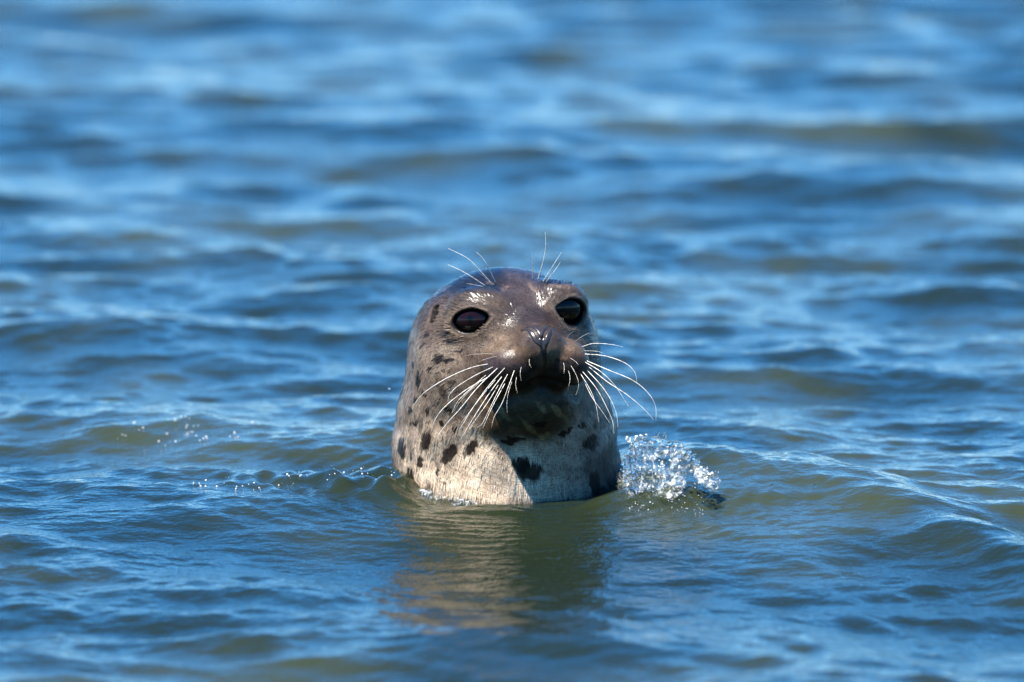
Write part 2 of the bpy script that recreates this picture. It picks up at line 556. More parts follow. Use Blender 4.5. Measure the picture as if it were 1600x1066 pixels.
def sdf_detail(d, x, f, z):
    for e in EYES:
        u, v, w = local(x, f, z, e)
        hw, hh = e[4], e[5]
        # rounded lid mound, then the almond opening
        q = np.sqrt((u / (hw * 1.45)) ** 2 + (v / (hh * 1.6)) ** 2 + ((w + 0.006) / 0.016) ** 2)
        d = smin(d, (q - 1) * 0.014, 0.014)
        q = almond(u, v, e)
        q = np.sqrt(q ** 2 + (np.maximum(np.abs(w) - 0.006, 0) / 0.02) ** 2)
        d = smax(d, -(q - 1) * 0.014, 0.004)
    d = smax(d, -(poly_dist(x, f, z, PHILTRUM) - 0.0018), 0.006)
    d = smax(d, -(poly_dist(x, f, z, MOUTH) - 0.0035), 0.010)
    d = smax(d, -(poly_dist(x, f, z, EAR) - 0.0045), 0.005)
    return d

def almond(u, v, e):
    """1 on the lid edge: a rounded almond drawn out towards the inner corner"""
    hw, hh = e[4], e[5]
    inner = e[6]
    t = np.clip(u * inner / hw, -1.4, 1.4)
    vv = v - hh * (0.10 * t)
    h = hh * (1.0 - 0.36 * np.clip(t, 0, 1.3) ** 2) * np.where(vv > 0, 0.88, 1.08)
    return np.sqrt((u / hw) ** 2 + (vv / h) ** 2)

def sdf_seal(x, f, z):
    d = sdf_base(x, f, z)
    m = (np.abs(d) < 0.03) & (z > 0.05)
    d[m] = sdf_detail(d[m], x[m], f[m], z[m])
    return d

h = 0.003
lo = np.array([-0.21, -0.24, -0.19]); hi = np.array([0.21, 0.20, 0.315])
ax = [np.arange(lo[k], hi[k] + h, h) for k in range(3)]
gx, gf, gz = np.meshgrid(*[a.astype(np.float32) for a in ax], indexing='ij')
field = sdf_seal(gx, gf, gz)
sv, sq = surface_nets(field.astype(np.float32), lo, h)
sv, sq = subdivide_quads(sv, sq)
def project(v, fn, it=3):
    e = 0.0008
    for _ in range(it):
        x, f, z = v.T
        d = fn(x, f, z)
        g = np.stack([fn(x + e, f, z) - d, fn(x, f + e, z) - d, fn(x, f, z + e) - d], 1) / e
        v = v - g * (d / np.maximum((g * g).sum(1), 0.05))[:, None].clip(-0.004, 0.004)
    return v
sv = project(sv, sdf_seal)

# ---- fur colour: coat pattern on the skin itself
def wob(p, fr, ph):
    return (np.sin(p[:, 0] * fr + ph) * np.sin(p[:, 1] * fr * 1.3 + 2 * ph) + np.sin(p[:, 2] * fr * 0.9 + 3 * ph + p[:, 0] * fr * .5) +
            0.6 * np.sin(p[:, 0] * fr * 2.1 + p[:, 2] * fr * 1.7 + ph)) / 2.0

def fur_colour(P):
    x, f, z = P.T
    n = len(P)
    col = np.tile(np.array([0.35, 0.272, 0.203]), (n, 1))
    def lay(m, c):
        nonlocal col
        m = np.clip(m, 0, 1)[:, None]
        col = col * (1 - m) + np.array(c) * m
    w1, w2 = wob(P, 60, 0.7), wob(P, 140, 1.9)
    # cream throat and breast
    lay(smoothstep(0.13, 0.03, z + 0.010 * w1) * smoothstep(-0.02, 0.07, f), (0.95, 0.76, 0.55))
    lay(smoothstep(0.075, 0.125, z + 0.012 * w1) * smoothstep(-0.02, 0.05, f) * 0.55, (0.20, 0.152, 0.115))
    # shadowed right side of the throat: shade deepened by painting the coat darker
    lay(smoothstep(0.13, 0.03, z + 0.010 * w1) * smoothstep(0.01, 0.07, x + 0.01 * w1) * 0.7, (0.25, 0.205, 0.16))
    # duskier, browner upper face; paler patches round the eyes and down the cheek streaks
    lay(smoothstep(0.190, 0.225, z + 0.010 * w1 + 0.004 * w2) * smoothstep(0.0, 0.05, f) * 0.78, (0.074, 0.050, 0.037))
    w3 = wob(np.stack([x * 0.35 + z * 0.3, f * 0.35, z * 0.25 - x * 0.2], 1), 420, 0.4)
    lay(smoothstep(0.25, 0.9, w3) * smoothstep(0.24, 0.20, z) * 0.30, (0.15, 0.115, 0.09))
    # grey mantle over the crown, the back and the far flank
    back = smoothstep(0.055, -0.02, f - 0.25 * (z - 0.18) + 0.012 * w1)
    lay(back * 0.9, (0.040, 0.037, 0.040))
    crown = smoothstep(0.254, 0.280, z - 0.15 * (f - 0.06) + 0.006 * w1 + 0.002 * w2)
    lay(crown, (0.012, 0.011, 0.014))
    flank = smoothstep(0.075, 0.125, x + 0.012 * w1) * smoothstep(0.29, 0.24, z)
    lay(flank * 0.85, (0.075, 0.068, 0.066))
    # dusky stripe from the forehead down the bridge of the nose
    mid = np.abs(x - (0.012 + 0.025 * smoothstep(0.07, 0.16, f)) + 0.004 * w2)
    lay(smoothstep(0.034, 0.016, mid) * smoothstep(0.205, 0.225, z) * 0.85, (0.060, 0.046, 0.048))
    # muzzle: brown pads, dark lips and chin
    pads = smoothstep(0.105, 0.125, f) * smoothstep(0.212, 0.196, z)
    lay(pads * 0.85, (0.080, 0.050, 0.032))
    lay(smoothstep(0.112, 0.128, f) * smoothstep(0.206, 0.180, z + 0.005 * w2) * smoothstep(0.10, 0.125, z) * np.maximum(smoothstep(0.062, 0.046, np.abs(x - 0.032)), smoothstep(0.158, 0.170, z)), (0.022, 0.015, 0.011))
    lay(smoothstep(0.085, 0.115, f) * smoothstep(0.165, 0.14, z) * smoothstep(0.08, 0.105, z + 0.008 * w1) * 0.85 * smoothstep(0.080, 0.050, np.abs(x - 0.03)), (0.080, 0.055, 0.028))
    lay(smoothstep(0.3, 1.0, wob(P, 170, 0.9)) * smoothstep(0.085, 0.11, f) * smoothstep(0.150, 0.13, z) * smoothstep(0.07, 0.09, z) * 0.75, (0.40, 0.27, 0.125))
    return col, lay, w1, w2

COLR = None
def paint():
    global COLR
    P = sv
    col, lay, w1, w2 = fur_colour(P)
    state = {'c': col}
    def put(m, c):
        m = np.clip(m, 0, 1)[:, None]
        state['c'] = state['c'] * (1 - m) + np.array(c) * m
    Pw = P + 0.0012 * np.stack([wob(P, 900, 0.5), wob(P, 800, 1.7), wob(P, 500, 0.9)], 1) + 0.0026 * np.stack([wob(P, 260, 0.3), wob(P, 240, 1.1), wob(P, 280, 2.3)], 1)
    spots = [(685, 560, 7, 6, 0), (700, 562, 8, 4.5, 0), (708, 532, 9, 5, 10), (653, 592, 4, 12, 0), (663, 615, 4, 5, 0),
             (700, 638, 7, 6, 0), (706, 597, 5, 4, 0), (665, 688, 7, 17, -22), (702, 708, 9, 20, -42), (736, 699, 7, 15, -40),
             (826, 736, 21, 15, 0), (815, 725, 14, 12, 0), (930, 754, 9, 17, 12), (938, 772, 13, 13, 0), (908, 788, 26, 7, -8), (884, 675, 12, 5, 0),
             (910, 664, 6, 6, 0), (800, 688, 18, 6, 8), (640, 640, 4, 6, 0), (627, 700, 6, 16, 0), (640, 742, 6, 10, 0), (728, 784, 11, 5, 0),
             (694, 753, 4, 3, 0), (648, 660, 4, 4, 0), (845, 662, 10, 6, 20), (880, 630, 10, 5, 0), (672, 470, 6, 4, 20),
             (925, 690, 14, 10, 0), (628, 610, 4, 9, 0), (660, 540, 5, 3, 0), (715, 625, 3, 3, 0), (925, 600, 8, 14, 0), (950, 650, 6, 14, 0),
             (690, 578, 3, 3, 0), (672, 577, 3, 4, 10), (645, 570, 3, 5, 0), (668, 641, 3, 4, 0), (690, 662, 4, 5, -20), (655, 722, 5, 8, -10),
             (682, 738, 3, 4, 0), (722, 548, 3, 2, 0), (668, 520, 3, 4, 0), (648, 625, 2, 4, 0), (712, 668, 3, 4, -20)]
    def dab(p, rad, fn, c):
        m = np.nonzero((np.abs(Pw - np.asarray(p)) < rad).all(1))[0]
        if len(m):
            a = np.clip(fn(Pw[m] - np.asarray(p)), 0, 1)[:, None]
            state['c'][m] = state['c'][m] * (1 - a) + np.array(c) * a
    SPT = on_seal_many([q[:2] for q in spots]); SPN = normals_at(SPT, e=0.006)
    for k, (px, py, rx, ry, rot) in enumerate(spots):
        p = Vector(SPT[k]); n = Vector(SPN[k])
        a = Vector((1, 0, 0)); a = (a - n * a.dot(n)).normalized(); b = n.cross(a)
        if b.z < 0: b = -b
        c, s = math.cos(R(rot)), math.sin(R(rot))
        a2, b2 = a * c + b * s, b * c - a * s
        D = Pw - np.array(p)
        fx = max(0.45, math.sqrt(max(0.0, 1 - n.x ** 2)))
        u = D @ np.array(a2) / (rx / SC / fx); v = D @ np.array(b2) / (ry / SC); w = D @ np.array(n) / 0.02
        q = np.sqrt(u * u + v * v + w * w)
        put(smoothstep(1.25, 0.85, q) * 0.96, (0.014, 0.009, 0.007))
    marks = [(828, 490, 36, 20, 8, 0.8, (0.030, 0.024, 0.032)), (770, 565, 30, 15, 12, 0.8, (0.055, 0.040, 0.042)), (806, 472, 24, 30, 0, 0.55, (0.05, 0.038, 0.038)),
             (786, 450, 4, 13, -30, 0.5, (0.22, 0.16, 0.12)), (836, 446, 4, 17, 28, 0.5, (0.22, 0.16, 0.12)), (764, 444, 10, 4, 10, 0.5, (0.22, 0.17, 0.125)),
             (776, 502, 14, 6, -20, 0.7, (0.10, 0.07, 0.055)), (812, 545, 16, 9, 0, 0.6, (0.22, 0.145, 0.095)), (880, 548, 14, 10, 0, 0.5, (0.26, 0.155, 0.088)),
             (880, 452, 26, 9, 12, 0.5, (0.26, 0.19, 0.15)), (900, 520, 16, 12, 0, 0.6, (0.09, 0.07, 0.07)), (925, 560, 16, 40, 0, 0.6, (0.08, 0.075, 0.08)),
             (690, 455, 20, 8, -25, 0.5, (0.13, 0.10, 0.09)), (650, 545, 9, 30, 8, 0.5, (0.15, 0.12, 0.11)), (640, 600, 10, 30, 5, 0.45, (0.16, 0.13, 0.12)),
             (735, 580, 22, 14, 20, 0.45, (0.20, 0.15, 0.12)), (690, 600, 26, 20, 30, 0.35, (0.40, 0.30, 0.22)), (775, 525, 20, 8, -15, 0.5, (0.24, 0.175, 0.125))]
    MKT = on_seal_many([q[:2] for q in marks]); MKN = normals_at(MKT, e=0.006)
    for k, (px, py, rx, ry, rot, amt, mc) in enumerate(marks):
        n = Vector(MKN[k]); a = Vector((1, 0, 0)); a = (a - n * a.dot(n)).normalized(); b = n.cross(a)
        if b.z < 0: b = -b
        c, s_ = math.cos(R(rot)), math.sin(R(rot))
        a2, b2 = a * c + b * s_, b * c - a * s_
        D = P + 0.006 * np.stack([wob(P, 120, 0.3), wob(P, 150, 1.1), wob(P, 130, 2.3)], 1) - MKT[k]
        q = np.sqrt((D @ np.array(a2) / (rx / SC)) ** 2 + (D @ np.array(b2) / (ry / SC)) ** 2 + (D @ np.array(n) / 0.03) ** 2)
        put(smoothstep(1.5, 0.5, q) * amt, mc)
    # smaller, softer flecks over the flanks and the back
    fr = np.random.default_rng(5)
    for _ in range(170):
        i = fr.integers(0, len(P)); p = P[i]
        if p[1] > 0.05 and p[0] > -0.07 and p[0] < 0.09: continue
        r = 0.003 + 0.006 * fr.random()
        dab(p, r * 2.2, lambda L: smoothstep(1.3, 0.6, np.sqrt(((L / np.array([1, 1, 1.6])) ** 2).sum(1)) / r) * (0.35 + 0.4 * fr.random()), (0.03, 0.024, 0.022))
    for e in EYES:
        u, v, w = local(*P.T, e)
        q = almond(u, v, e)
        near_eye = np.abs(w) < 0.03
        put(near_eye * smoothstep(2.0, 1.4, q) * 0.65, (0.10, 0.070, 0.052))
        put(near_eye * smoothstep(1.50, 1.36, q) * smoothstep(1.15, 1.3, q) * 0.35, (0.42, 0.31, 0.21))
        put(near_eye * smoothstep(1.22, 1.08, q), (0.006, 0.005, 0.005))
    put(smoothstep(0.0080, 0.0055, poly_dist(*P.T, EAR)), (0.006, 0.005, 0.005))
    put(smoothstep(0.0060, 0.0025, poly_dist(*P.T, MOUTH)), (0.008, 0.006, 0.006))
    put(smoothstep(0.0040, 0.0018, poly_dist(*P.T, PHILTRUM)), (0.010, 0.008, 0.008))
    # rows of dark whisker follicles on the pads
    fol = []
    for row in range(5):
        for k in range(9):
            fol.append((832 - 9 * k - 2 * row + fr.normal() * 0.8, 562 + 8 * row + 3.2 * k - 0.10 * k * k + fr.normal() * 0.8))
            fol.append((868 + 6 * k + fr.normal() * 0.8, 560 + 8 * row + 1.5 * k + fr.normal() * 0.8))
    for p in on_seal_many(fol):
        dab(p, 0.008, lambda L: smoothstep(0.0038, 0.0018, np.sqrt((L ** 2).sum(1))) * 0.85, (0.012, 0.009, 0.008))
    x, f, z = P.T
    wet = 0.12 + 0.22 * smoothstep(0.09, 0.15, z) + 0.55 * smoothstep(0.235, 0.268, z)
    wet = np.maximum(wet, 0.9 * smoothstep(0.09, 0.125, np.abs(x + 0.01)) * smoothstep(0.02, 0.06, z))
    wet = np.maximum(wet, 0.16 * smoothstep(0.11, 0.13, f) * smoothstep(0.190, 0.202, z))
    wet = wet * (1 - 0.45 * smoothstep(0.08, 0.10, f) * smoothstep(0.175, 0.160, z))
    wet = wet * smoothstep(0.006, 0.012, poly_dist(*P.T, EAR))
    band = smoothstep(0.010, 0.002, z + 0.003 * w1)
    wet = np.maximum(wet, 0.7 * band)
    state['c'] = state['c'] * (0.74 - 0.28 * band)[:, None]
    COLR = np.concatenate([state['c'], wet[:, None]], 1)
paint()

seal = bpy.data.objects.new('seal', None)
seal.location = (0, 0, 0)
seal.empty_display_size = 0.2
COL.objects.link(seal)
tag(seal, 'spotted grey and cream seal holding its whiskered head up out of the sea', 'seal')
W = np.stack([sv[:, 0], -sv[:, 1], sv[:, 2]], 1)
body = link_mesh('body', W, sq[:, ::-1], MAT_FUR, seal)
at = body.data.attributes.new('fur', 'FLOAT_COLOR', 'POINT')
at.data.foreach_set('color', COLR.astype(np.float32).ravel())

# ---- the short wet coat: flat little tufts lying back along the skin
def coat_mesh(n):
    g = np.random.default_rng(31)
    keep = (sv[:, 2] > -0.03) & (sv[:, 1] > -0.09)
    for e in EYES:
        u, v, w = local(*sv.T, e)
        keep &= ~((almond(u, v, e) < 1.25) & (np.abs(w) < 0.03))
    g0 = np.random.default_rng(8)
    keep &= ~((sv[:, 1] > 0.112) & (sv[:, 2] < 0.206))
    keep &= g0.random(len(sv)) < np.where(sv[:, 2] < 0.225, 0.26, np.where(sv[:, 2] - 0.15 * (sv[:, 1] - 0.06) > 0.268, 0.15, 1.0))
    for pts, r in ((EAR, 0.013), (MOUTH, 0.006), (PHILTRUM, 0.005), (NOSTRIL_L, 0.008), (NOSTRIL_R, 0.008)):
        keep &= poly_dist(*sv.T, pts) > r
    idx = g.choice(np.nonzero(keep)[0], n)
    P = sv[idx]; N = normals_at(P, sdf_base, 0.0015)
    P = P + g.normal(size=P.shape) * 0.0006
    nose = np.array([NOSE.x, -NOSE.y, NOSE.z])
    rel = P - nose
    dist = np.linalg.norm(rel, axis=1)[:, None]
    w = smoothstep(0.26, 0.12, dist)
    D = rel / dist * w + np.array([0.0, -0.25, -1.0]) * (1 - w) * smoothstep(0.28, 0.20, P[:, 2:3])
    D = D + g.normal(size=D.shape) * 0.11
    D = D - N * (D * N).sum(1)[:, None]
    D /= np.linalg.norm(D, axis=1)[:, None] + 1e-9
    S = np.cross(N, D)
    roll = g.normal(size=(n, 1)) * 0.17
    S = S * np.cos(roll) + N * np.sin(roll)
    near = smoothstep(0.03, 0.14, dist)
    L = (0.0025 + 0.0055 * near) * (0.6 + 0.8 * g.random((n, 1)))
    wd = (0.00018 + 0.00020 * near) * (0.6 + 0.8 * g.random((n, 1)))
    A = P + N * 0.00003
    B = P + D * L * 0.55 + N * 0.00016
    T = P + D * L - N * 0.0001
    V = np.stack([A - S * wd, A + S * wd, B - S * wd * 0.8, B + S * wd * 0.8, T - S * wd * 0.12, T + S * wd * 0.12], 1).reshape(-1, 3)
    k = np.arange(n)[:, None] * 6
    F = np.concatenate([k + np.array([[0, 1, 3, 2]]), k + np.array([[2, 3, 5, 4]])])
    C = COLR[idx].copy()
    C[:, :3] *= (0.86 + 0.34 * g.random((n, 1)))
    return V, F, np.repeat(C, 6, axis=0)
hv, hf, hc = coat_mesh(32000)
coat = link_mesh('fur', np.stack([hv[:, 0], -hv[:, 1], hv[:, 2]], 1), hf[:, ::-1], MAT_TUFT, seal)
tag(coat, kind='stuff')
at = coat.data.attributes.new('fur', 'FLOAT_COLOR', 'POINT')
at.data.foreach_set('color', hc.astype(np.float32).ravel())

def to_world(v):
    return Vector((v[0], -v[1], v[2]))

def sphere_mesh(r, seg=40, rings=24):
    V, F = [], []
    for j in range(rings + 1):
        t = math.pi * j / rings
        for i in range(seg):
            p = 2 * math.pi * i / seg
            V.append((r * math.sin(t) * math.cos(p), r * math.sin(t) * math.sin(p), r * math.cos(t)))
    for j in range(rings):
        for i in range(seg):
            a, b = j * seg + i, j * seg + (i + 1) % seg
            F.append((a, a + seg, b + seg, b))
    return np.array(V), np.array(F)

def eye_material():
    n = Nodes('dark_eye')
    oc = n.add('TexCoord').outputs['Object']
    sep = n.add('SeparateXYZ', Vector=oc)
    r = n.math('SQRT', n.math('ADD', n.math('POWER', sep.outputs[0], 2.0), n.math('POWER', sep.outputs[1], 2.0)))
    fib = n.noise(n.vmath('NORMALIZE', n.vmath('MULTIPLY', oc, (1, 1, 0))), 14, 2)
    iris = n.mix(n.ramp(fib, 0.3, 0.7), (0.005, 0.0015, 0.0015, 1), (0.012, 0.0035, 0.0035, 1))
    pup = n.math('SQRT', n.math('ADD', n.math('POWER', n.math('MULTIPLY', sep.outputs[0], 1.6), 2.0), n.math('POWER', sep.outputs[1], 2.0)))
    col = n.mix(n.ramp(pup, 0.0050, 0.0072), (0.002, 0.002, 0.002, 1), iris)
    col = n.mix(n.ramp(r, 0.013, 0.018), col, (0.004, 0.003, 0.003, 1))
    n.set(n.p, 'Base Color', col)
    n.set(n.p, 'Roughness', 0.015)
    n.set(n.p, 'IOR', 1.376)
    n.set(n.p, 'Specular IOR Level', 0.38)
    return n.mat
MAT_EYE = eye_material()
for e in EYES:
    p, n, side, up, hw, hh, inner = e
    ev, ef = sphere_mesh(1.0)
    ev = ev * np.array([hw * 1.10, hh * 1.20, 0.016])
    ez = to_world(n); ey = to_world(up); ex = ey.cross(ez)
    c = to_world(p - n * 0.0080)
    o = link_mesh('eye', ev, ef, MAT_EYE, seal)
    o.matrix_world = Matrix.Translation(c) @ Matrix((ex, ey, ez)).transposed().to_4x4()

# black nose leather: a thin pad with the two comma-shaped nostril ridges
def sdf_nose(x, f, z):
    base = sdf_seal(x, f, z)
    pl = np.minimum(poly_dist(x, f, z, NOSTRIL_L), poly_dist(x, f, z, NOSTRIL_R))
    top = poly_dist(x, f, z, [NOSTRIL_L[2], NOSTRIL_L[3], PHILTRUM[0], NOSTRIL_R[3], NOSTRIL_R[2]])
    d = smin(pl - 0.0058, top - 0.0075, 0.008)
    d = smin(d, cone(x, f, z, tuple(PHILTRUM[0]), 0.006, tuple(PHILTRUM[2]), 0.002), 0.006)
    d = smax(d, base - 0.0013, 0.003)
    return smax(d, -(pl - 0.0015), 0.0025)
hn = 0.0011
c0 = (np.array(NOSTRIL_L[2]) + np.array(NOSTRIL_R[2])) / 2
lo_n = c0 - np.array([0.034, 0.025, 0.028])
axn = [lo_n[k] + np.arange(0, (0.068, 0.05, 0.056)[k], hn) for k in range(3)]
gn = np.meshgrid(*axn, indexing='ij')
nv, nq = surface_nets(sdf_nose(*gn).astype(np.float32), lo_n, hn)
nv = project(nv, sdf_nose, 2)
link_mesh('nose', np.stack([nv[:, 0], -nv[:, 1], nv[:, 2]], 1), nq[:, ::-1], MAT_NOSE, seal)

# whiskers, each measured in the front view: root, bends, tip; and how far the tip stands out from the skin
def z1(*p): return [(580 + a * 0.3002, 340 + b * 0.3002) for a, b in p]
def z2(*p): return [(580 + a * 0.319, 600 + b * 0.319) for a, b in p]
WH = []
def wk(pts, out, r=0.00075): WH.append((pts, out, r))
# viewer's left pad
wk(z1((615, 755), (520, 775), (400, 825), (280, 900), (220, 968)), 0.03, 0.0009)
wk(z1((660, 715), (610, 725), (555, 745)), 0.02, 0.0006)
wk(z1((635, 703), (560, 703), (490, 711)), 0.02, 0.0006)
wk(z1((640, 768), (540, 815), (450, 870), (410, 910), (397, 948)), 0.03)
wk(z1((620, 818), (500, 885), (390, 970), (340, 1030), (314, 1085)), 0.04, 0.0009)
wk(z1((665, 770), (560, 870), (460, 990), (400, 1055), (350, 1120)), 0.04, 0.0009)
wk(z1((600, 812), (520, 880), (450, 950), (420, 1010)), 0.03)
wk(z1((705, 765), (610, 870), (530, 980), (475, 1070), (456, 1095)), 0.035, 0.0008)
wk(z1((650, 835), (590, 905), (530, 980), (470, 1060)), 0.035)
wk(z1((685, 815), (620, 900), (560, 990), (510, 1070), (467, 1145)), 0.04, 0.0009)
wk(z1((665, 860), (610, 950), (560, 1020), (510, 1090)), 0.035)
wk(z1((715, 800), (665, 890), (620, 980), (580, 1060), (553, 1085)), 0.035)
wk(z1((700, 850), (650, 940), (610, 1020), (580, 1090)), 0.03)
wk(z1((750, 775), (715, 870), (680, 960), (640, 1030), (626, 1085)), 0.03)
wk(z1((735, 840), (715, 900), (706, 960), (708, 1010)), 0.025, 0.0006)
wk(z1((757, 820), (752, 860), (760, 905)), 0.02, 0.0006)
wk(z1((782, 765), (776, 800), (780, 840)), 0.02, 0.0006)
wk(z1((822, 725), (824, 755), (835, 775)), 0.015, 0.0005)
wk(z1((580, 825), (545, 870), (500, 905)), 0.02, 0.0006)
wk(z1((560, 850), (480, 930), (430, 1000)), 0.03, 0.0006)
# viewer's right pad
wk(z1((1095, 668), (1160, 650), (1250, 655), (1310, 668)), 0.02, 0.0007)
wk(z1((1105, 688), (1170, 690), (1210, 700)), 0.02, 0.0006)
wk(z1((1110, 705), (1220, 715), (1320, 750), (1370, 795), (1384, 850)), 0.03, 0.0008)
wk(z1((1120, 740), (1240, 790), (1360, 840), (1440, 905), (1480, 975), (1483, 1050)), 0.03, 0.0009)
wk(z1((1130, 770), (1230, 850), (1330, 915), (1420, 990), (1472, 1048)), 0.03, 0.0009)
wk(z1((1110, 745), (1200, 800), (1270, 870), (1340, 975)), 0.025, 0.0008)
wk(z1((1120, 785), (1190, 860), (1240, 930), (1275, 1010), (1285, 1085)), 0.02, 0.0008)
wk(z1((1095, 790), (1170, 880), (1220, 970), (1255, 1050), (1265, 1120)), 0.02, 0.0008)
wk(z1((1085, 800), (1140, 890), (1170, 970), (1185, 1060)), 0.02, 0.0007)
wk(z1((1100, 830), (1150, 930), (1200, 1000), (1240, 1060)), 0.02, 0.0007)
wk(z1((1035, 755), (1070, 820), (1080, 870), (1065, 918)), 0.02, 0.0006)
wk(z1((1000, 745), (1005, 775), (1003, 805)), 0.018, 0.0006)
wk(z1((1025, 785), (1035, 830), (1025, 885)), 0.018, 0.0006)
wk(z1((1030, 722), (1060, 740), (1080, 760)), 0.018, 0.0006)
wk(z1((1250, 755), (1280, 775), (1285, 800)), 0.0, 0.0004) if False else None
wk(z1((1060, 640), (1100, 612), (1136, 594)), 0.02, 0.0006)
wk(z1((1015, 625), (1035, 600), (1056, 584)), 0.02, 0.0005)
wk(z1((980, 572), (990, 545), (1004, 518)), 0.02, 0.0005)
# brows
wk(z1((625, 342), (570, 280), (500, 210), (400, 158)), 0.025, 0.0011)
wk(z1((590, 352), (520, 305), (460, 270), (400, 243)), 0.025, 0.0010)
wk(z1((650, 342), (610, 260), (580, 210), (548, 178)), 0.025, 0.0011)
wk(z1((585, 358), (540, 348), (495, 340)), 0.02, 0.0005)
wk(z1((612, 345), (590, 310), (560, 285)), 0.03, 0.0005)
wk(z1((840, 322), (842, 250), (838, 176)), 0.025, 0.0011)
wk(z1((868, 322), (895, 230), (908, 150), (906, 74)), 0.025, 0.0011)
wk(z1((895, 332), (940, 260), (990, 178)), 0.025, 0.0011)
wk(z1((910, 336), (945, 290), (984, 230)), 0.025, 0.0011)

def front_point(px, py, f):
    u = (px - 800) / SC; v = (773 - py) / SC
    t = f / math.cos(TILT)
    return Vector((u * (1 - t / CAM_DIST), f, v * (1 - t / CAM_DIST) / math.cos(TILT) + t * math.sin(TILT)))

WHISKER_TIPS = []
ROOTS = on_seal_many([w[0][0] for w in WH])
for (pts, out, r), root in zip(WH, ROOTS):
    root = Vector(root)
    L = sum(math.dist(a, b) for a, b in zip(pts[:-1], pts[1:]))
    acc, path = 0.0, []
    for k, p in enumerate(pts):
        if k: acc += math.dist(pts[k - 1], p)
        s = acc / L
        f = root.y - 0.003 * (k == 0) + out * (1 - (1 - s) ** 1.6)
        q = front_point(p[0], p[1], f)
        path.append(q)
    P = spline(path, 6 * (len(path) - 1) + 2)
    rr = [0.47 * r * (1.0 - 0.72 * (i / (len(P) - 1)) ** 1.5) for i in range(len(P))]
    if pts[0][1] < 470: rr = [1.35 * q for q in rr]
    elif L < 60: rr = [0.6 * q for q in rr]
    tv, tf = tube([to_world(p) for p in P], rr, 6)
    link_mesh('whisker', tv, tf, MAT_WHISK, seal)
    WHISKER_TIPS.append(to_world(P[-1]))

# ------------------------------------------------------------------ splashes and drops of sea water
def blob_mesh(C, rad, h, rough=0.0):
    """merge little balls of water into one lumpy surface (kernel field + surface nets)"""
    C = np.asarray(C, dtype=np.float64); rad = np.asarray(rad, dtype=np.float64)
    K = 1.9 * rad
    lo = C.min(0) - K.max() - 3 * h; hi = C.max(0) + K.max() + 3 * h
    n = np.ceil((hi - lo) / h).astype(int) + 1
    S = np.zeros(n, np.float32)
    for c, k in zip(C, K):
        a = np.maximum(((c - k - lo) / h).astype(int), 0); b = np.minimum(((c + k - lo) / h).astype(int) + 2, n)
        g = [(lo[q] + np.arange(a[q], b[q]) * h - c[q]) ** 2 for q in range(3)]
        d2 = g[0][:, None, None] + g[1][None, :, None] + g[2][None, None, :]
        S[a[0]:b[0], a[1]:b[1], a[2]:b[2]] += np.maximum(1 - d2 / (k * k), 0).astype(np.float32) ** 2
    if rough:
        g = [lo[q] + np.arange(n[q]) * h for q in range(3)]
        X, Y, Z = np.meshgrid(*[a.astype(np.float32) for a in g], indexing='ij')
        N = (np.sin(X * 610 + 2 * np.sin(Z * 330)) * np.sin(Y * 540 + 1.7 * np.sin(X * 410)) + np.sin(Z * 520 + 2 * np.sin(X * 280 + Y * 300)) * np.cos(X * 390))
        S = S + rough * N * (S > 0.02)
    return surface_nets((0.5 - S).astype(np.float32), lo, h)

def fw(px, py, f):
    q = front_point(px, py, f)
    return (q.x, -q.y, q.z)

sr = np.random.default_rng(77)
# --- the fan of water thrown up beside the neck on the viewer's right
FO = 0.09
C, A, CF, AF = [], [], [], []
arc = [(974, 742, 0.02), (979, 712, 0.02), (992, 692, 0.02), (1018, 684, 0.02), (1048, 689, 0.03), (1074, 704, 0.04), (1092, 725, 0.05), (1108, 741, 0.06), (1121, 745, 0.065)]
ap = spline([Vector(a) for a in arc], 160)
for i, p in enumerate(ap):
    for _ in range(1):
        if math.sin(i * 0.37) + math.sin(i * 0.91) > 0.9: continue
        C.append(fw(p[0] + sr.normal() * 2.2, p[1] + sr.normal() * 2.2, FO + p[2] + sr.normal() * 0.003)); A.append(0.0010 + 0.0020 * sr.random() ** 2)
# the body of the fan: a ragged hollow curl of churned water
CB, AB = [], []
for _ in range(240):
    i = sr.integers(0, len(ap)); p = ap[i]
    s = sr.random() ** 0.8
    foot = 796 if p[0] < 1060 else 770
    px = p[0] - (p[0] - 985) * 0.35 * s * s; py = p[1] + 3 + (foot - p[1]) * s
    if p[0] > 1085: px, py = p[0] + sr.normal() * 3, p[1] + 3 + 12 * s
    CB.append(fw(px + sr.normal() * 2, py, FO + p[2] - 0.012 + 0.055 * s * s + sr.normal() * 0.003)); AB.append(0.0030 + 0.0045 * sr.random() * (1.0 if p[0] < 1085 else 0.4))
# the torn film: streaks falling from the rim
for _ in range(30):
    i = sr.integers(0, len(ap)); p = ap[i]
    L = (20 + 80 * sr.random()) * (1.0 if p[0] < 1070 else 0.30)
    sl = (p[0] - 1010) * 0.006 + sr.normal() * 0.18
    r0 = 0.0008 + 0.0013 * sr.random() ** 2
    m = int(L / 1.5)
    for k in range(m):
        s = k / m
        if math.sin(s * 23 + i) > 0.45: continue
        px, py = p[0] - sl * L * s + sr.normal() * 1.0, p[1] + L * s
        if py > 796 or px < 972: continue
        C.append(fw(px, py, FO + p[2] + 0.028 * s + sr.normal() * 0.002)); A.append(r0 * (1 + 0.5 * math.sin(k * 0.9 + i)))
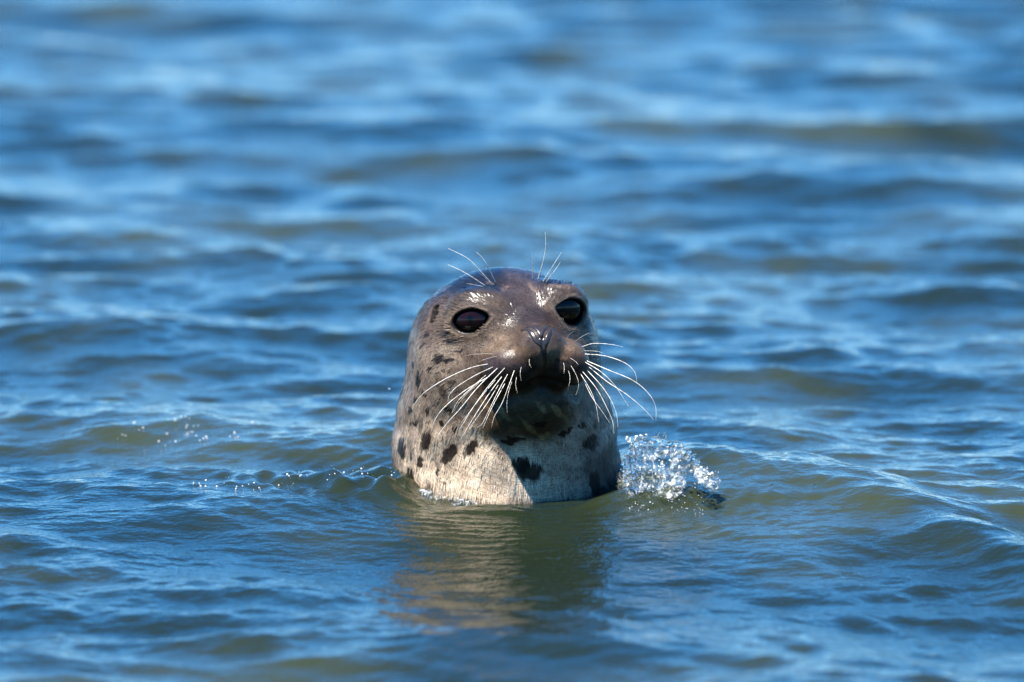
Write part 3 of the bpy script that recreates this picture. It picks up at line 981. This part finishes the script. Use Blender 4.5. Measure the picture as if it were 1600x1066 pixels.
# threads of water flung outwards from the rim
for _ in range(26):
    i = sr.integers(40, len(ap)); p = ap[i]
    ang = -1.9 + 1.9 * (i / len(ap)) + sr.normal() * 0.35
    L = 5 + 14 * sr.random() ** 2
    r0 = 0.0006 + 0.0008 * sr.random()
    for k in range(int(L * 1.3)):
        q = k / (L * 1.3)
        C.append(fw(p[0] + math.cos(ang) * L * q, p[1] + math.sin(ang) * L * q + 4 * q * q, FO + p[2] + 0.004 * q)); A.append(r0 * (1 - 0.55 * q))
# whitened beads: the curling tip, the middle of the fan, the rim by the neck
for _ in range(60):
    CF.append(fw(1107 + sr.normal() * 9, 742 + sr.normal() * 6, FO + 0.06 + sr.normal() * 0.006)); AF.append(0.0006 + 0.0016 * sr.random() ** 2)
for _ in range(110):
    t = sr.random()
    CF.append(fw(992 + 70 * t + sr.normal() * 9, 700 + 50 * sr.random() ** 1.2 + 20 * t + sr.normal() * 5, FO + 0.03 + 0.03 * t + sr.normal() * 0.008)); AF.append(0.0004 + 0.0013 * sr.random() ** 2.5)
for _ in range(30):
    CF.append(fw(978 + 32 * sr.random(), 686 + sr.normal() * 4, FO - 0.03)); AF.append(0.0005 + 0.0013 * sr.random() ** 2)
for _ in range(20):
    C.append(fw(990 + 110 * sr.random(), 720 + 60 * sr.random(), FO + 0.05 + sr.normal() * 0.012)); A.append(0.0006 + 0.0018 * sr.random() ** 2)
# froth lying on the water at the foot of the fan
for _ in range(420):
    x = 0.150 + 0.10 * sr.random() ** 1.3; y = -0.12 - 0.09 * sr.random() ** 1.5
    CF.append((x, y, water_z(x, y) + 0.004 * sr.random() ** 2)); AF.append(0.0003 + 0.0006 * sr.random() ** 3)
bv, bq = blob_mesh(C, A, 0.0009)
o = link_mesh('splash', bv, bq, MAT_SPLASH)
tag(o, 'clear torn fan of water splashing up beside the right of the seal neck', 'splash', kind='stuff')
bv, bq = blob_mesh(CB, AB, 0.0011, 0.16)
o = link_mesh('splash', bv, bq, MAT_CHURN)
tag(o, 'ragged curl of churned olive and white water at the right of the seal neck', 'splash', kind='stuff')
bv, bq = blob_mesh(CF, AF, 0.0007)
o = link_mesh('foam', bv, bq, MAT_FOAM)
tag(o, 'white glittering foam beads inside the fan of splashing water', 'foam', kind='stuff')

# --- beads and churned water on the viewer's left of the neck
C, A, CW, AW = [], [], [], []
for _ in range(34):
    t = sr.random() ** 1.5
    cx = -0.145 - 0.27 * t; cyy = -0.045 + 0.06 * t + sr.normal() * 0.016
    for _ in range(int(3 + 9 * sr.random())):
        x = cx + sr.normal() * 0.007; y = cyy + sr.normal() * 0.008
        CW.append((x, y, water_z(x, y) + 0.006 * sr.random() ** 4)); AW.append(0.0003 + 0.0012 * sr.random() ** 4)
T = sr.random(420)
PP = np.stack([606 + 140 * T, 756 + 36 * T ** 0.7 + 5 * sr.normal(size=420) - 10 * sr.random(420) * (1 - T)], 1)
for q, t in zip(on_seal_many(PP), T):
    C.append((q[0] - 0.004 * (1 - t), -(max(q[1], 0.02) + 0.006 + 0.014 * sr.random()), q[2])); A.append(0.0010 + 0.0032 * sr.random() ** 2)
bv, bq = blob_mesh(C, A, 0.0010, 0.15)
o = link_mesh('splash', bv, bq, MAT_CHURN)
tag(o, 'low beaded splash of clear water against the left of the seal neck', 'splash', kind='stuff')

bv, bq = blob_mesh(CW, AW, 0.0007)
o = link_mesh('spray', bv, bq, MAT_FOAM)
tag(o, 'trail of white spray beads running left from the seal neck', 'spray', kind='stuff')

# --- spray of beads over the olive wave at far left
C, A = [], []
for _ in range(26):
    cx = -0.415 + sr.normal() * 0.045; cyy = 0.49 + sr.normal() * 0.04
    if sr.random() < 0.12: cx = -0.525
    for _ in range(int(2 + 6 * sr.random())):
        x = cx + sr.normal() * 0.006; y = cyy + sr.normal() * 0.012
        C.append((x, y, water_z(x, y) + 0.006 * sr.random() ** 3)); A.append(0.0004 + 0.0011 * sr.random() ** 3)
bv, bq = blob_mesh(C, A, 0.0008)
o = link_mesh('spray', bv, bq, MAT_FOAM)
tag(o, 'scatter of glinting spray beads over the olive wave at far left', 'spray', kind='stuff')

# --- single drops
def drop_mesh(r):
    v, f = sphere_mesh(r, 16, 10)
    v = v.copy(); v[:, 2] *= 1.12; v[:, 0] *= 1 + 0.08 * np.sin(v[:, 2] * 900)
    return v, f
drops = [(1207, 759, 0.0026, 'leftmost of three water drops in the air right of the splash'),
         (1243, 765, 0.0018, 'small middle one of three water drops right of the splash'),
         (1274, 759, 0.0024, 'rightmost of three water drops in the air right of the splash'),
         (608, 606, 0.0020, 'tiny water drop in the air left of the seal cheek'),
         (1111, 795, 0.0022, 'water drop just above the waves below the splash tip')]
for px, py, r, label in drops:
    v, f = drop_mesh(r)
    o = link_mesh('water_droplet', v, f, MAT_SPLASH)
    o.location = fw(px, py, 0.08)
    tag(o, label, 'water drop', 'water drops around the seal')
